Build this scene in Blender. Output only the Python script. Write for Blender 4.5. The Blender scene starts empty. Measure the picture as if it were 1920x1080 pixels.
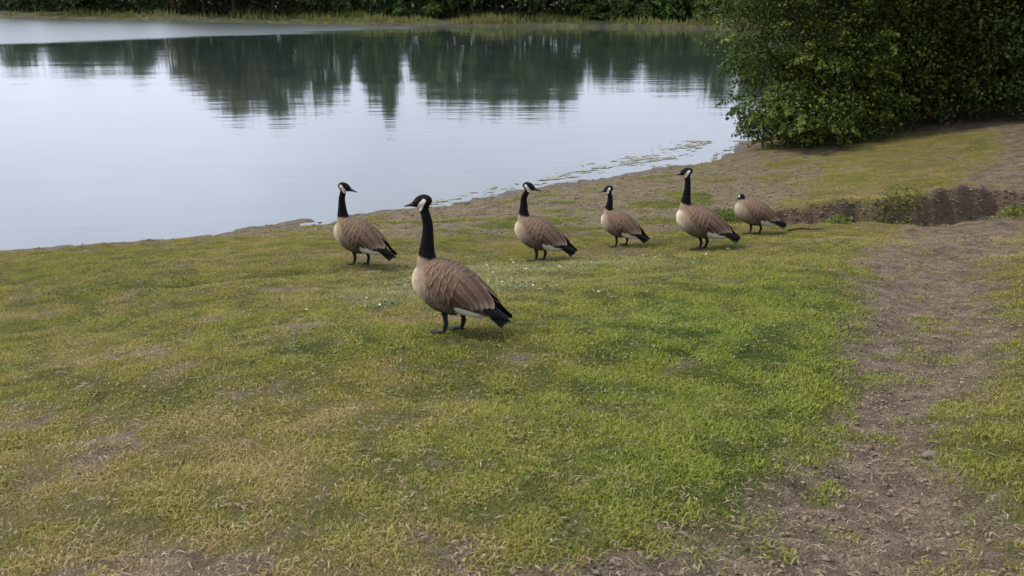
import bpy, bmesh, math, random
import numpy as np
from mathutils import Vector, Matrix
R = math.radians
scene = bpy.context.scene
col = scene.collection

# ------------------------------------------------------------------ camera, sky, sun, exposure
cam_d = bpy.data.cameras.new('camera'); cam = bpy.data.objects.new('camera', cam_d); col.objects.link(cam)
cam.location = (0, 0, 3.2); cam.rotation_euler = (R(90 - 16.70), 0, 0)
cam_d.sensor_width = 36; cam_d.lens = 35.0; cam_d.clip_start = .1; cam_d.clip_end = 2000
cam_d.dof.use_dof = True; cam_d.dof.focus_distance = 7.0; cam_d.dof.aperture_fstop = 5.6
scene.camera = cam
SUN_EL, SUN_AZ = R(47), R(-80)          # azimuth from +Y towards +X: the sun stands to the left
w = bpy.data.worlds.new('World'); scene.world = w; w.use_nodes = True
nt = w.node_tree; nt.nodes.clear()
def wn(t, **k):
    n = nt.nodes.new(t)
    for a, b in k.items(): setattr(n, a, b)
    return n
wo = wn('ShaderNodeOutputWorld'); bg = wn('ShaderNodeBackground'); bg.inputs['Strength'].default_value = .1
sky = wn('ShaderNodeTexSky', sky_type='NISHITA', sun_disc=False)
sky.sun_elevation = SUN_EL; sky.sun_rotation = SUN_AZ
tc = wn('ShaderNodeTexCoord'); sx = wn('ShaderNodeSeparateXYZ'); nt.links.new(tc.outputs['Generated'], sx.inputs[0])
mx = wn('ShaderNodeMath', operation='MAXIMUM'); mx.inputs[1].default_value = 0; nt.links.new(sx.outputs['Z'], mx.inputs[0])
# standard overcast sky: brightness (1 + 2 sin elevation) / 3, all round the horizon
ov = wn('ShaderNodeMath', operation='MULTIPLY_ADD'); ov.inputs[1].default_value = 12.5; ov.inputs[2].default_value = 7.2
nt.links.new(mx.outputs[0], ov.inputs[0])
cl = wn('ShaderNodeTexNoise'); cl.inputs['Scale'].default_value = 3.0; cl.inputs['Detail'].default_value = 5
nt.links.new(tc.outputs['Generated'], cl.inputs['Vector'])
cr = wn('ShaderNodeMapRange'); cr.inputs['From Min'].default_value = .3; cr.inputs['From Max'].default_value = .7
cr.inputs['To Min'].default_value = .86; cr.inputs['To Max'].default_value = 1.12; nt.links.new(cl.outputs['Fac'], cr.inputs['Value'])
mu = wn('ShaderNodeMath', operation='MULTIPLY'); nt.links.new(ov.outputs[0], mu.inputs[0]); nt.links.new(cr.outputs[0], mu.inputs[1])
tint = wn('ShaderNodeMix', data_type='RGBA', blend_type='MULTIPLY'); tint.inputs['Factor'].default_value = 1
tint.inputs['A'].default_value = (.895, .945, 1.14, 1); nt.links.new(mu.outputs[0], tint.inputs['B'])
mixs = wn('ShaderNodeMix', data_type='RGBA'); mixs.inputs['Factor'].default_value = .88
nt.links.new(sky.outputs[0], mixs.inputs['A']); nt.links.new(tint.outputs['Result'], mixs.inputs['B'])
nt.links.new(mixs.outputs['Result'], bg.inputs['Color']); nt.links.new(bg.outputs[0], wo.inputs[0])
sd = bpy.data.lights.new('sun', 'SUN'); sd.energy = 3.4; sd.angle = R(6); sd.color = (1, .94, .84)
so = bpy.data.objects.new('sun', sd); col.objects.link(so)
sdir = Vector((math.sin(SUN_AZ) * math.cos(SUN_EL), math.cos(SUN_AZ) * math.cos(SUN_EL), math.sin(SUN_EL)))
so.rotation_euler = (-sdir).to_track_quat('-Z', 'Y').to_euler(); so.location = (-20, 0, 30)
vs = scene.view_settings; vs.view_transform = 'Standard'; vs.look = 'None'; vs.gamma = 1; vs.exposure = 0.62
vs.use_curve_mapping = False

# ------------------------------------------------------------------ helpers
rng = np.random.default_rng(11); random.seed(4)
_lat = np.random.default_rng(5).random((256, 256))
def vnoise(x, y):
    x = np.asarray(x, float); y = np.asarray(y, float)
    xi = np.floor(x).astype(int); yi = np.floor(y).astype(int); fx = x - xi; fy = y - yi
    fx = fx * fx * (3 - 2 * fx); fy = fy * fy * (3 - 2 * fy)
    a = _lat[xi & 255, yi & 255]; b = _lat[(xi + 1) & 255, yi & 255]
    c = _lat[xi & 255, (yi + 1) & 255]; d = _lat[(xi + 1) & 255, (yi + 1) & 255]
    return (a * (1 - fx) + b * fx) * (1 - fy) + (c * (1 - fx) + d * fx) * fy
def fbm(x, y, o=4, seed=0):
    s = 0; a = .5; t = 0
    x = np.asarray(x, float) + seed * 17.3; y = np.asarray(y, float) + seed * 9.1
    for i in range(o):
        s = s + a * vnoise(x, y); t += a; a *= .5; x = x * 2.03 + 5.2; y = y * 2.01 + 1.7
    return s / t
def sst(a, b, v):
    t = np.clip((np.asarray(v, float) - a) / (b - a), 0, 1); return t * t * (3 - 2 * t)
def mesh(name, verts, faces, smooth=False):
    me = bpy.data.meshes.new(name)
    verts = np.asarray(verts, dtype=np.float32)
    if isinstance(faces, np.ndarray):
        nf, k = faces.shape
        me.vertices.add(len(verts)); me.vertices.foreach_set('co', verts.ravel())
        me.loops.add(nf * k); me.loops.foreach_set('vertex_index', faces.astype(np.int32).ravel())
        me.polygons.add(nf); me.polygons.foreach_set('loop_start', np.arange(0, nf * k, k, dtype=np.int32))
        me.update(calc_edges=True)
    else:
        me.from_pydata([tuple(v) for v in verts.tolist()], [], faces)
    if smooth: me.polygons.foreach_set('use_smooth', [True] * len(me.polygons))
    me.update(); return me
def fattr(me, name, vals):
    a = me.attributes.new(name, 'FLOAT', 'POINT'); a.data.foreach_set('value', np.asarray(vals, np.float32).ravel())
def cattr(me, name, rgb):
    rgb = np.asarray(rgb, np.float32); c = np.ones((len(rgb), 4), np.float32); c[:, :3] = rgb
    a = me.attributes.new(name, 'FLOAT_COLOR', 'POINT'); a.data.foreach_set('color', c.ravel())
def obj(name, me, mat=None, parent=None, label=None, cat=None, group=None, kind=None, loc=None):
    o = bpy.data.objects.new(name, me); col.objects.link(o)
    if mat and me is not None and not me.materials: me.materials.append(mat)
    if parent: o.parent = parent
    if loc is not None: o.location = loc
    tag(o, label, cat, group, kind); return o
def tag(o, label=None, cat=None, group=None, kind=None):
    if label: o['label'] = label
    if cat: o['category'] = cat
    if group: o['group'] = group
    if kind: o['kind'] = kind
class NT:
    def __init__(s, name):
        s.m = bpy.data.materials.new(name); s.m.use_nodes = True; s.t = s.m.node_tree; s.t.nodes.clear()
        s.out = s.t.nodes.new('ShaderNodeOutputMaterial')
    def n(s, t, ins=None, **k):
        n = s.t.nodes.new(t)
        for a, b in k.items(): setattr(n, a, b)
        for a, b in (ins or {}).items(): s.put(n.inputs[a], b)
        return n
    def put(s, i, v):
        if isinstance(v, bpy.types.NodeSocket): s.t.links.new(v, i)
        else:
            if hasattr(v, '__len__') and len(v) == 3 and i.type == 'RGBA': v = (*v, 1)
            i.default_value = v
    def mix(s, f, a, b, mode='MIX'):
        n = s.t.nodes.new('ShaderNodeMix'); n.data_type = 'RGBA'; n.blend_type = mode
        s.put(n.inputs[0], f); s.put(n.inputs[6], a); s.put(n.inputs[7], b); return n.outputs[2]
    def math(s, op, a, b=0.0, c=0.0):
        n = s.t.nodes.new('ShaderNodeMath'); n.operation = op
        s.put(n.inputs[0], a); s.put(n.inputs[1], b); s.put(n.inputs[2], c); return n.outputs[0]
    def rng(s, v, a, b, c=0.0, d=1.0):
        return s.n('ShaderNodeMapRange', {'Value': v, 'From Min': a, 'From Max': b, 'To Min': c, 'To Max': d}, interpolation_type='SMOOTHSTEP').outputs[0]
    def attr(s, name, kind='GEOMETRY', o='Fac'):
        n = s.n('ShaderNodeAttribute', attribute_type=kind); n.attribute_name = name; return n.outputs[o]
    def pos(s): return s.n('ShaderNodeNewGeometry').outputs['Position']
    def noise(s, vec, scale, detail=3, rough=.55, o='Fac', scl=None):
        if scl: vec = s.n('ShaderNodeMapping', {'Vector': vec, 'Scale': scl}).outputs[0]
        return s.n('ShaderNodeTexNoise', {'Vector': vec, 'Scale': scale, 'Detail': detail, 'Roughness': rough}).outputs[o]
    def bump(s, h, strength, dist, normal=None):
        d = {'Height': h, 'Strength': strength, 'Distance': dist}
        if normal: d['Normal'] = normal
        return s.n('ShaderNodeBump', d).outputs[0]
    def pbr(s, color, rough=.8, normal=None, spec=.3, **k):
        d = {'Base Color': color, 'Roughness': rough, 'Specular IOR Level': spec}
        if normal: d['Normal'] = normal
        d.update(k); p = s.n('ShaderNodeBsdfPrincipled', d); s.t.links.new(p.outputs[0], s.out.inputs[0]); return p

# ------------------------------------------------------------------ the lie of the land (metres; lake level is z = 0)
SH = np.array([(-60, -12), (-30, 2.5), (-14, 8.6), (-9, 11.1), (-6.52, 12.28), (-5.32, 12.69), (-4.1, 13.32), (-2.78, 14.11), (-1.31, 15.04), (.35, 16.31),
               (2.32, 17.92), (3.97, 19.39), (4.5, 20.3), (5.2, 22), (7.5, 26), (14, 33), (60, 60)], float)
def shore_dist(x, y):
    """signed distance to the waterline, positive on land"""
    x = np.asarray(x, float); y = np.asarray(y, float); best = np.full(x.shape, 1e9); sg = np.ones(x.shape)
    for (ax, ay), (bx, by) in zip(SH[:-1], SH[1:]):
        dx, dy = bx - ax, by - ay; t = np.clip(((x - ax) * dx + (y - ay) * dy) / (dx * dx + dy * dy), 0, 1)
        d = np.hypot(x - ax - t * dx, y - ay - t * dy); c = (x - ax) * dy - (y - ay) * dx
        m = d < best; best = np.where(m, d, best); sg = np.where(m, np.where(c > 0, 1., -1.), sg)
    return best * sg + ((fbm(x * 1.3, y * 1.3, 4, 91) - .5) * .9 + (fbm(x * 5, y * 5, 2, 92) - .5) * .12) * np.exp(-(best / 1.5) ** 2)
CP = [(-.35, 5.5, 1.29), (-1.5, 9.5, .58), (.28, 10, .50), (1.18, 10.6, .48), (1.99, 10.27, .58), (2.79, 11.2, .49),
      (-1.99, 11.3, .40), (-1.21, 11, .42), (0, 11.3, .40), (1.45, 12, .34), (2.5, 12.3, .36), (4.49, 19, .25), (5.2, 18.6, .27), (5.9, 18.3, .3),
      (7.25, 18.3, .55), (8.55, 18, .76), (2.76, 11.7, .46), (3.4, 11.6, .52), (4.18, 11.5, .55), (5.12, 11.4, .58), (5.85, 11.3, .62),
      (5.58, 15, .62), (7.09, 14, .86), (8.53, 17, .94), (4.38, 15, .46), (4.4, 12.6, .62), (5.4, 12.5, .75), (6.2, 12.3, .78), (5.3, 13.5, .70), (4.4, 13.6, .56), (7, 13, .9), (3.5, 12.6, .47), (.55, 2.65, 1.53), (1.03, 2.65, 1.53), (1.44, 2.65, 1.54),
      (.99, 3.4, 1.44), (1.74, 3.3, 1.47), (1.34, 4.1, 1.39), (1.98, 3.95, 1.44), (1.76, 4.95, 1.3), (2.44, 4.8, 1.36), (2.27, 5.9, 1.22),
      (3.02, 8, .99), (3.64, 7.8, 1.04), (3.73, 9.8, .77), (4.97, 9.6, .82), (-3.09, 7.2, .76), (-3.36, 8.6, .64), (-2.65, 8.8, .64), (-1.9, 9.5, .60),
      (.47, 4.3, 1.37), (1.15, 5.2, 1.3), (.61, 3.6, 1.44), (1.68, 6.8, 1.12), (-1.47, 2.5, 1.55), (1.47, 2.5, 1.56), (-3.1, 5.6, .99), (-1.13, 4.2, 1.32), (-4.4, 8.2, .55),
      (0, 0, 1.6), (-3, 0, 1.5), (3, 0, 1.65), (-6, 4, .9), (-9, 6, .55), (7, 6, 1.45), (9, 10, 1.35), (12, 16, 1.3), (0, -6, 1.8), (-12, 0, .9), (12, 0, 1.9), (16, 25, 1.0), (9, 22, .7), (6.5, 20.5, .35)]
for x, y in ((-10, 10.6), (-6.52, 12.28), (-4.1, 13.32), (-1.31, 15.04), (.35, 16.31), (2.32, 17.92), (3.97, 19.39)): CP.append((x, y, 0.0))
for x, y in ((-7.3, 13.6), (-4.9, 14.7), (-2.1, 16.4), (-.4, 17.6), (1.5, 19.2), (3.2, 20.9)): CP.append((x, y, -.22))
CP = np.array(CP)
def _k(r2): return .5 * r2 * np.log(r2 + 1e-9)
_n = len(CP); _A = np.zeros((_n + 3, _n + 3))
_A[:_n, :_n] = _k((CP[:, None, 0] - CP[None, :, 0]) ** 2 + (CP[:, None, 1] - CP[None, :, 1]) ** 2) + np.eye(_n) * .35
_A[:_n, _n:] = np.c_[np.ones(_n), CP[:, :2]]; _A[_n:, :_n] = _A[:_n, _n:].T
_W = np.linalg.solve(_A, np.r_[CP[:, 2], 0, 0, 0])
PATH = np.array([(2.3, .22, 1.45), (2.65, .46, 1.55), (3.4, .90, 1.80), (4.1, 1.27, 2.12), (4.95, 1.68, 2.56), (5.9, 2.12, 3.05), (8, 2.85, 4.1), (9.7, 3.55, 5.1), (11, 4.2, 6.4), (13.5, 6.4, 8.2), (17, 8.2, 10)])
def path_mask(x, y):
    nz = (fbm(x * 1.6, y * 1.1, 4, 3) - .5) * .95
    l = np.interp(y, PATH[:, 0], PATH[:, 1]); r = np.interp(y, PATH[:, 0], PATH[:, 2]); wd = np.maximum(.16, (r - l) * .35)
    return sst(-wd, wd, x - l + nz * wd * 1.6) * sst(-wd * 1.1, wd * 1.1, r - x + nz * wd * 1.6) * sst(-1, 1.5, y)
def scarp_y(x): return 12.02 + .16 * np.sin(x * 2.1 + .5) - .12 * (x - 4.5) * .6 + (fbm(x * 3, x * 0 + 2.2, 4, 8) - .5) * .5
def scarp_h(x): return np.interp(x, [2.7, 3.3, 3.9, 4.6, 5.4, 5.9, 6.2, 6.5], [0, .15, .26, .38, .46, .34, .16, 0])
def height(x, y, fine=True):
    x = np.asarray(x, float); y = np.asarray(y, float); d = shore_dist(x, y)
    z = np.full(x.shape, _W[_n]) + _W[_n + 1] * x + _W[_n + 2] * y
    for i in range(_n): z = z + _W[i] * _k((x - CP[i, 0]) ** 2 + (y - CP[i, 1]) ** 2)
    far = sst(10, 22, np.hypot(x - 1, y - 9))
    zf = np.where(d > 0, 1.6 * (1 - np.exp(-d / 7.0)), d * .12)
    z = z * (1 - far) + zf * far
    # bring the waterline to where it belongs, then let the bed fall away
    z = np.where(d > 0, np.maximum(z, .02 + .035 * np.minimum(d, 2)), np.minimum(z, -.01)) * sst(0, .5, np.abs(d)) + 0.03 * d * (1 - sst(0, .5, np.abs(d)))
    z = np.where(d < 0, np.maximum(z, -1.4), z)
    p = path_mask(x, y); l_ = np.interp(y, PATH[:, 0], PATH[:, 1]); r_ = np.interp(y, PATH[:, 0], PATH[:, 2]); z = z - .03 * p * sst(9.5, 7, y) - .10 * np.exp(-((x - (l_ * .45 + r_ * .55)) / np.maximum(.3, (r_ - l_) * .55)) ** 2) * sst(9.5, 6.5, y) * sst(0, 2, y)
    # low turf step below the foot of the path, nearest the camera
    sy = scarp_y(x); sh = scarp_h(x); t = y - sy
    fa = np.where(t > 0, sst(.9, 0, t), sst(-.7, 0, t))
    z = z + sh * fa * (sst(-.09, .09, t) - .55)
    if fine:
        land = sst(-.3, .6, d)
        z = z + land * ((fbm(x * 1.1, y * 1.1, 3, 1) - .5) * .10 + (fbm(x * 5, y * 5, 3, 2) - .5) * .030)
        face = np.exp(-(t / .3) ** 2) * sst(0, .1, sh)
        z = z + (p * .022 + face * .055) * (fbm(x * 9, y * 9, 4, 4) - .5) * 2 * land + face * .05 * (fbm(x * 3.5, y * 3.5, 3, 14) - .5) * 2
        z = z + sst(2.6, 1.0, d) * sst(-.2, .5, d) * (fbm(x * 4, y * 9, 3, 6) - .5) * .045
        # hollow with longer grass near the far left goose
        lx, ly = x + 2.65, y - 8.75 - .28 * (x + 2.65); z = z - .05 * np.exp(-(ly / .16) ** 2) * np.exp(-(lx / 1.0) ** 2)
    return z
def H1(x, y): return float(height(np.array([x]), np.array([y]))[0])

def axis(a, fine0, fine1, b, step, grow=1.25, mx=6):
    v = list(np.arange(fine0, fine1 + 1e-6, step)); s = step
    while v[-1] < b: s = min(s * grow, mx); v.append(v[-1] + s)
    s = step
    while v[0] > a: s = min(s * grow, mx); v.insert(0, v[0] - s)
    return np.array(v)
gx = axis(-55, -6.8, 8.4, 60, .042); gy = axis(-40, 2.0, 14.2, 58, .042, 1.06, 5)
X, Y = np.meshgrid(gx, gy); Z = height(X, Y); D = shore_dist(X, Y)
NX, NY = len(gx), len(gy); ii = np.arange(NX * NY).reshape(NY, NX)
faces = np.stack([ii[:-1, :-1], ii[:-1, 1:], ii[1:, 1:], ii[1:, :-1]], -1).reshape(-1, 4)
ground_me = mesh('ground', np.stack([X, Y, Z], -1).reshape(-1, 3), faces, True)

# ground cover masks: where soil is bare, where the turf is lush, dry or pale
def masks(X, Y, D):
    n1 = fbm(X * .9, Y * .9, 4, 21); n2 = fbm(X * 2.6, Y * 2.6, 4, 22); n3 = fbm(X * 6, Y * 6, 4, 23); n4 = fbm(X * .45, Y * .45, 3, 24)
    p = path_mask(X, Y); t = Y - scarp_y(X); sh = sst(.02, .12, scarp_h(X))
    face = sh * sst(-.42, -.24, t) * sst(.10, .02, t) * (1 - .6 * sst(.52, .62, n2) * sst(.0, -.15, t))
    # mud beach: grass starts at different distances from the water along the shore
    edge = np.interp(X, [-8, -5, -3.4, -2, -1.2, 0, .8, 2, 3.2, 4.5, 6], [.5, .6, 1.2, 2.1, 2.9, 3.4, 3.7, 4.6, 5.2, 4.0, 2.2])
    mud = sst(.5, -.35, D - edge + (n2 - .5) * 1.6 + (n3 - .5) * .8)
    weed = sst(.55, .68, fbm(X * 1.5, Y * 3.0, 4, 27)) * mud * sst(.25, .8, D)          # green growth on the mud
    near_left = sst(5.5, 3, Y) * sst(.8, -.6, X); spots = sst(.62 - .05 * near_left, .70 - .04 * near_left, n2 * .6 + n3 * .4) * .9
    under = sst(1.2, .4, np.hypot((X - 6.8) / 2.2, (Y - 20.0) / 1.2)) + sst(1.2, .6, np.hypot((X - 9.5) / 2.4, (Y - 19.6) / 1.2))
    bare = np.clip(np.maximum.reduce([p * (1.15 - .45 * sst(.52, .68, n3)), face, mud - weed * .85, spots, np.clip(under, 0, 1) * .85]), 0, 1)
    # a bare strip that cuts in at the foot of the path
    lx = np.hypot((X - .42) / .42, (Y - 2.62 - .2 * (X - .4)) / .13); bare = np.maximum(bare, sst(1.5, .7, lx + (n3 - .5)))
    lush = sst(1.25, .25, np.hypot((X - 1.25 - (Y - 5) * .28) / 1.5, (Y - 5.0) / 3.4) + (n1 - .5) * .7) \
        + .9 * np.exp(-((Y - 8.75 - .28 * (X + 2.65)) / .22) ** 2) * np.exp(-((X + 2.65) / 1.2) ** 2) + .7 * np.exp(-((X + 3.4) / .8) ** 2 - ((Y - 7.35) / .25) ** 2) \
        + .45 * sst(.55, .70, n1) + .5 * weed
    lush = np.clip(lush, 0, 1)
    # worn, thin turf right of the path
    worn = sst(-.1, .5, X - np.interp(Y, PATH[:, 0], PATH[:, 2])) * sst(10, 8, Y); lush = lush * (1 - .75 * worn)
    bare = np.maximum(bare, worn * .80 * sst(.32, .54, n3 * .5 + n2 * .5)); bare = np.maximum(bare, .55 * sst(.56, .70, fbm(X * 9, Y * 9, 3, 33)))
    dry = np.clip(sst(.44, .66, n2 * .45 + n3 * .35 + n4 * .2) * .75 + .45 * near_left + .45 * sst(3.2, 4.2, X) * sst(8, 10, Y), 0, 1) * (1 - .75 * lush)
    dry = np.clip(dry + .45 * worn, 0, 1)
    pale = sst(1.15, .3, np.minimum(np.hypot((X + .55) / 1.1, (Y - 7.7) / 1.3), np.hypot((X - .3) / 1.5, (Y - 9.3) / .8)) + (n3 - .5) * .8)
    moss = np.clip(sst(.48, .62, fbm(X * .8, Y * .8, 4, 31)), 0, 1) * sst(9, 10.5, Y)
    return bare, lush, dry, pale, mud, moss, face
bare, lush, dry, pale, mud, moss, face = masks(X, Y, D)
lod = np.interp(np.hypot(X, Y), [0, 4, 7, 11, 16, 24], [1, 1, .72, .5, .3, .12])
view = (np.abs(X - .2) < 2.6 + .56 * Y) * (Y > 1.9) * (Y < 24)
dens = np.clip(1.12 - bare * 1.12, 0, 1) * lod * view * sst(.05, .3, D)
for nme, v in (('bare', bare), ('lush', lush), ('dry', dry), ('pale', pale), ('mud', mud), ('moss', moss), ('face', face), ('dens', dens), ('wet', sst(.55, .0, D)), ('vary', sst(.34, .66, fbm(X * 8, Y * 8, 4, 35))), ('vary2', sst(.3, .7, fbm(X * 2.2, Y * 2.2, 3, 36)))): fattr(ground_me, nme, v)

m = NT('ground_soil_turf'); P = m.pos()
n_f = m.noise(P, 30, 5, .65); n_m = m.noise(P, 6, 4, .6); n_c = m.noise(P, 120, 3, .6)
soil = m.mix(m.rng(n_m, .3, .7), (.074, .055, .036), (.172, .131, .089))
soil = m.mix(m.math('MULTIPLY', m.rng(n_f, .56, .7), .75), soil, (.21, .166, .12))
soil = m.mix(m.math('MULTIPLY', m.rng(n_c, .55, .42), .65), soil, (.024, .017, .011))
beach = m.mix(m.rng(n_m, .35, .65), (.085, .064, .042), (.150, .118, .076))
beach = m.mix(m.math('MULTIPLY', m.rng(m.noise(P, 3.2, 4, .6, scl=(1, 2.2, 1)), .46, .6), .8), beach, (.110, .098, .028))
beach = m.mix(m.math('MULTIPLY', m.rng(n_f, .52, .4), .55), beach, (.042, .034, .026))
soil = m.mix(m.attr('mud'), soil, beach)
soil = m.mix(m.math('MULTIPLY', m.attr('face'), .7), soil, m.mix(n_f, (.030, .020, .013), (.125, .088, .058)))
turf = m.mix(m.rng(n_f, .35, .7), (.045, .043, .010), (.11, .095, .030))
turf = m.mix(m.math('MULTIPLY', m.attr('lush'), .8), turf, (.035, .055, .009))
turf = m.mix(m.math('MULTIPLY', m.attr('dry'), .7), turf, m.mix(n_m, (.13, .098, .045), (.10, .085, .04)))
turf = m.mix(m.math('MULTIPLY', m.attr('moss'), .5), turf, (.085, .09, .014))
c = m.mix(m.rng(m.math('ADD', m.attr('bare'), m.math('MULTIPLY', m.math('SUBTRACT', n_f, .5), .7)), .3, .7), turf, soil)
c = m.mix(m.math('MULTIPLY', m.attr('wet'), .5), c, (.035, .031, .024))
rg = m.rng(m.attr('wet'), 0, 1, .92, .45)
hgt = m.math('ADD', m.math('MULTIPLY', n_f, 1.0), m.math('MULTIPLY', n_c, .5))
m.pbr(c, rg, m.bump(hgt, 1.0, .028), .08); M_ground = m.m
ground = obj('ground', ground_me, M_ground, kind='structure')

# ------------------------------------------------------------------ water
m = NT('lake_water'); P = m.pos()
sp = m.n('ShaderNodeSeparateXYZ', {'Vector': P})
w1 = m.noise(P, 1.0, 3, .5, scl=(.55, 2.4, 1)); w2 = m.noise(P, .16, 2, .5, scl=(.7, 1.6, 1)); w3 = m.noise(P, .05, 2, .5, scl=(.6, 1.4, 1))
amp = m.rng(w3, .38, .62, .35, 1.0)
b1 = m.bump(m.math('MULTIPLY', w1, amp), 1.0, .0058); b1 = m.bump(w2, 1.0, .016, b1)
# breeze-ruffled water under the far bank: a long wedge, widest on the left
edge_d = m.math('SUBTRACT', m.math('SUBTRACT', sp.outputs[1], 88.5), m.math('MULTIPLY', m.math('SUBTRACT', 17.4, sp.outputs[0]), .39))   # distance past the far bank, negative on the lake
wid = m.rng(sp.outputs[0], -42, 4, -52, -4.0)
ruf = m.rng(m.math('ADD', m.math('SUBTRACT', edge_d, wid), m.math('MULTIPLY', m.math('SUBTRACT', m.noise(P, .12, 3, .6, scl=(.25, 1, 1)), .5), 22)), -5, 5)
ruf = m.math('MULTIPLY', ruf, m.rng(sp.outputs[0], 3, -12))
rough = m.math('ADD', m.math('MULTIPLY', ruf, .26), .050)
wc = m.mix(m.rng(m.noise(P, .4, 2), .3, .7), (.015, .024, .018), (.022, .032, .024))
pr = m.pbr(wc, rough, b1, .5, IOR=1.70); M_water = m.m
wm = mesh('water', [(-260, -60, 0), (260, -60, 0), (260, 190, 0), (-260, 190, 0)], [(0, 1, 2, 3)])
obj('lake_water', wm, M_water, kind='structure')

# floating weed and foam along the near edge: thin irregular rafts a few millimetres above the water
def raft(name, x0, x1, y0, y1, step, fn, z, mat, label):
    ax = np.arange(x0, x1, step); ay = np.arange(y0, y1, step); A, B = np.meshgrid(ax, ay); keep = fn(A, B)
    nx = len(ax); idx = np.arange(A.size).reshape(A.shape)
    k = keep[:-1, :-1] & keep[1:, :-1] & keep[:-1, 1:] & keep[1:, 1:]
    q = np.stack([idx[:-1, :-1][k], idx[:-1, 1:][k], idx[1:, 1:][k], idx[1:, :-1][k]], -1)
    used = np.unique(q); re = np.full(A.size, -1); re[used] = np.arange(len(used))
    jx = (rng.random(A.size) - .5) * step * .8; jy = (rng.random(A.size) - .5) * step * .8
    v = np.stack([A.ravel() + jx, B.ravel() + jy, z + .004 * rng.random(A.size)], -1)[used]
    obj(name, mesh(name, v, re[q]), mat, label=label, cat='weed', kind='stuff')
m = NT('floating_weed'); P = m.pos()
c = m.mix(m.rng(m.noise(P, 9, 4), .35, .65), (.085, .088, .045), (.155, .150, .095)); m.pbr(c, .6, m.bump(m.noise(P, 60, 3), .6, .01), .4); M_weed = m.m
def weed_fn(A, B):
    d = -shore_dist(A, B); n = fbm(A * 1.1 + B * .4, B * 2.6 - A * 1.5, 4, 41); n2 = fbm(A * 6 + B * 2, B * 16 - A * 8, 4, 42)
    band = np.interp(A, [-1.8, -1.2, -.2, .2, 1.2, 2.5, 4.2, 5], [.0, .3, .40, .5, .8, 1.0, 1.1, 1.2]); wdt = np.interp(A, [-1.5, 0, 2, 4.5], [.16, .25, .55, .9])
    g = np.exp(-((d - band) / wdt) ** 2) * (A > -1.8) + (.8 * (A > -1) + .62 * (A <= -1)) * np.exp(-((d - .05) / .16) ** 2)
    return (g * (.25 + n) + (n2 - .5) * 1.9 > .70) & (d > .0)
raft('floating_weed', -7.2, 5.2, 11.6, 22, .022, weed_fn, .006, M_weed, 'olive green weed floating in thin rafts along the muddy waterline')

# ------------------------------------------------------------------ foliage builders
def leaf_mesh(name, C, Nn, size, seed, aspect=.55, shade=None):
    """one folded diamond leaf (two triangles pairs) at each centre C with axis spread"""
    r = np.random.default_rng(seed); n = len(C)
    d = r.normal(size=(n, 3)); d /= np.linalg.norm(d, axis=1)[:, None]
    nn = Nn + r.normal(size=(n, 3)) * .75; d = d - nn * (d * nn).sum(1)[:, None] / ((nn ** 2).sum(1)[:, None] + 1e-6); d /= np.linalg.norm(d, axis=1)[:, None] + 1e-9
    nn /= np.linalg.norm(nn, axis=1)[:, None]; s = np.cross(nn, d); L = (size * (.6 + .8 * r.random(n)))[:, None]
    a = C - d * L * .5; b = C + d * L * .5 - nn * L * .10; l = C + s * L * aspect * .5 + nn * L * .08; q = C - s * L * aspect * .5 + nn * L * .08
    V = np.stack([a, l, b, q], 1).reshape(-1, 3); k = np.arange(n)[:, None] * 4
    F = np.concatenate([k + [0, 1, 2], k + [0, 2, 3]], 0)
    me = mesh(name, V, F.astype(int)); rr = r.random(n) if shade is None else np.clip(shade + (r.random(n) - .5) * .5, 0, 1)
    fattr(me, 'rnd', np.repeat(rr, 4)); return me
def cloud(blobs, nclump, per, sig, seed, shell=.4, zmin=None, rough=.25):
    """clumped leaf centres through a union of ellipsoids; returns centres, outward normals, clump tone"""
    r = np.random.default_rng(seed); B = np.array(blobs, float); wgt = B[:, 3] * B[:, 4] * B[:, 5]; wgt = wgt ** .75; wgt /= wgt.sum()
    bi = r.choice(len(B), nclump, p=wgt); d = r.normal(size=(nclump, 3)); d /= np.linalg.norm(d, axis=1)[:, None]
    bump = 1 + rough * (fbm(d[:, 0] * 3 + bi * 7.7, d[:, 2] * 3 + d[:, 1] * 2, 3, seed) - .5) * 2
    cen = B[bi, :3] + d * B[bi, 3:6] * (r.random(nclump) ** shell * bump)[:, None]
    C = np.repeat(cen, per, 0) + r.normal(size=(nclump * per, 3)) * sig * np.repeat(.6 + .8 * r.random(nclump), per)[:, None] * (1, 1, .75)
    Nn = np.repeat(d, per, 0) * .8 + (0, 0, .8); tone = np.repeat(r.random(nclump), per)
    if zmin is not None: k = C[:, 2] > zmin(C[:, 0], C[:, 1]); C, Nn, tone = C[k], Nn[k], tone[k]
    return C, Nn, tone
def leaf_mat(name, a, b, c, spec=.25, rough=.5, tr=.25):
    m = NT(name); rn = m.attr('rnd'); oi = m.n('ShaderNodeObjectInfo').outputs['Random']
    g = m.mix(m.rng(rn, .0, .6), a, b); g = m.mix(m.rng(rn, .72, 1.0), g, c); g = m.mix(1.0, g, m.mix(oi, (.8, .85, .8), (1.2, 1.12, 1.1)), 'MULTIPLY')
    d1 = m.n('ShaderNodeBsdfPrincipled', {'Base Color': g, 'Roughness': rough, 'Specular IOR Level': spec}); d2 = m.n('ShaderNodeBsdfTranslucent', {'Color': g})
    x = m.n('ShaderNodeMixShader', {'Fac': tr}); m.t.links.new(d1.outputs[0], x.inputs[1]); m.t.links.new(d2.outputs[0], x.inputs[2]); m.t.links.new(x.outputs[0], m.out.inputs[0]); return m.m
M_bush = leaf_mat('bush_leaves', (.026, .042, .007), (.050, .076, .010), (.118, .142, .022), .12, .5)
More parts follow.
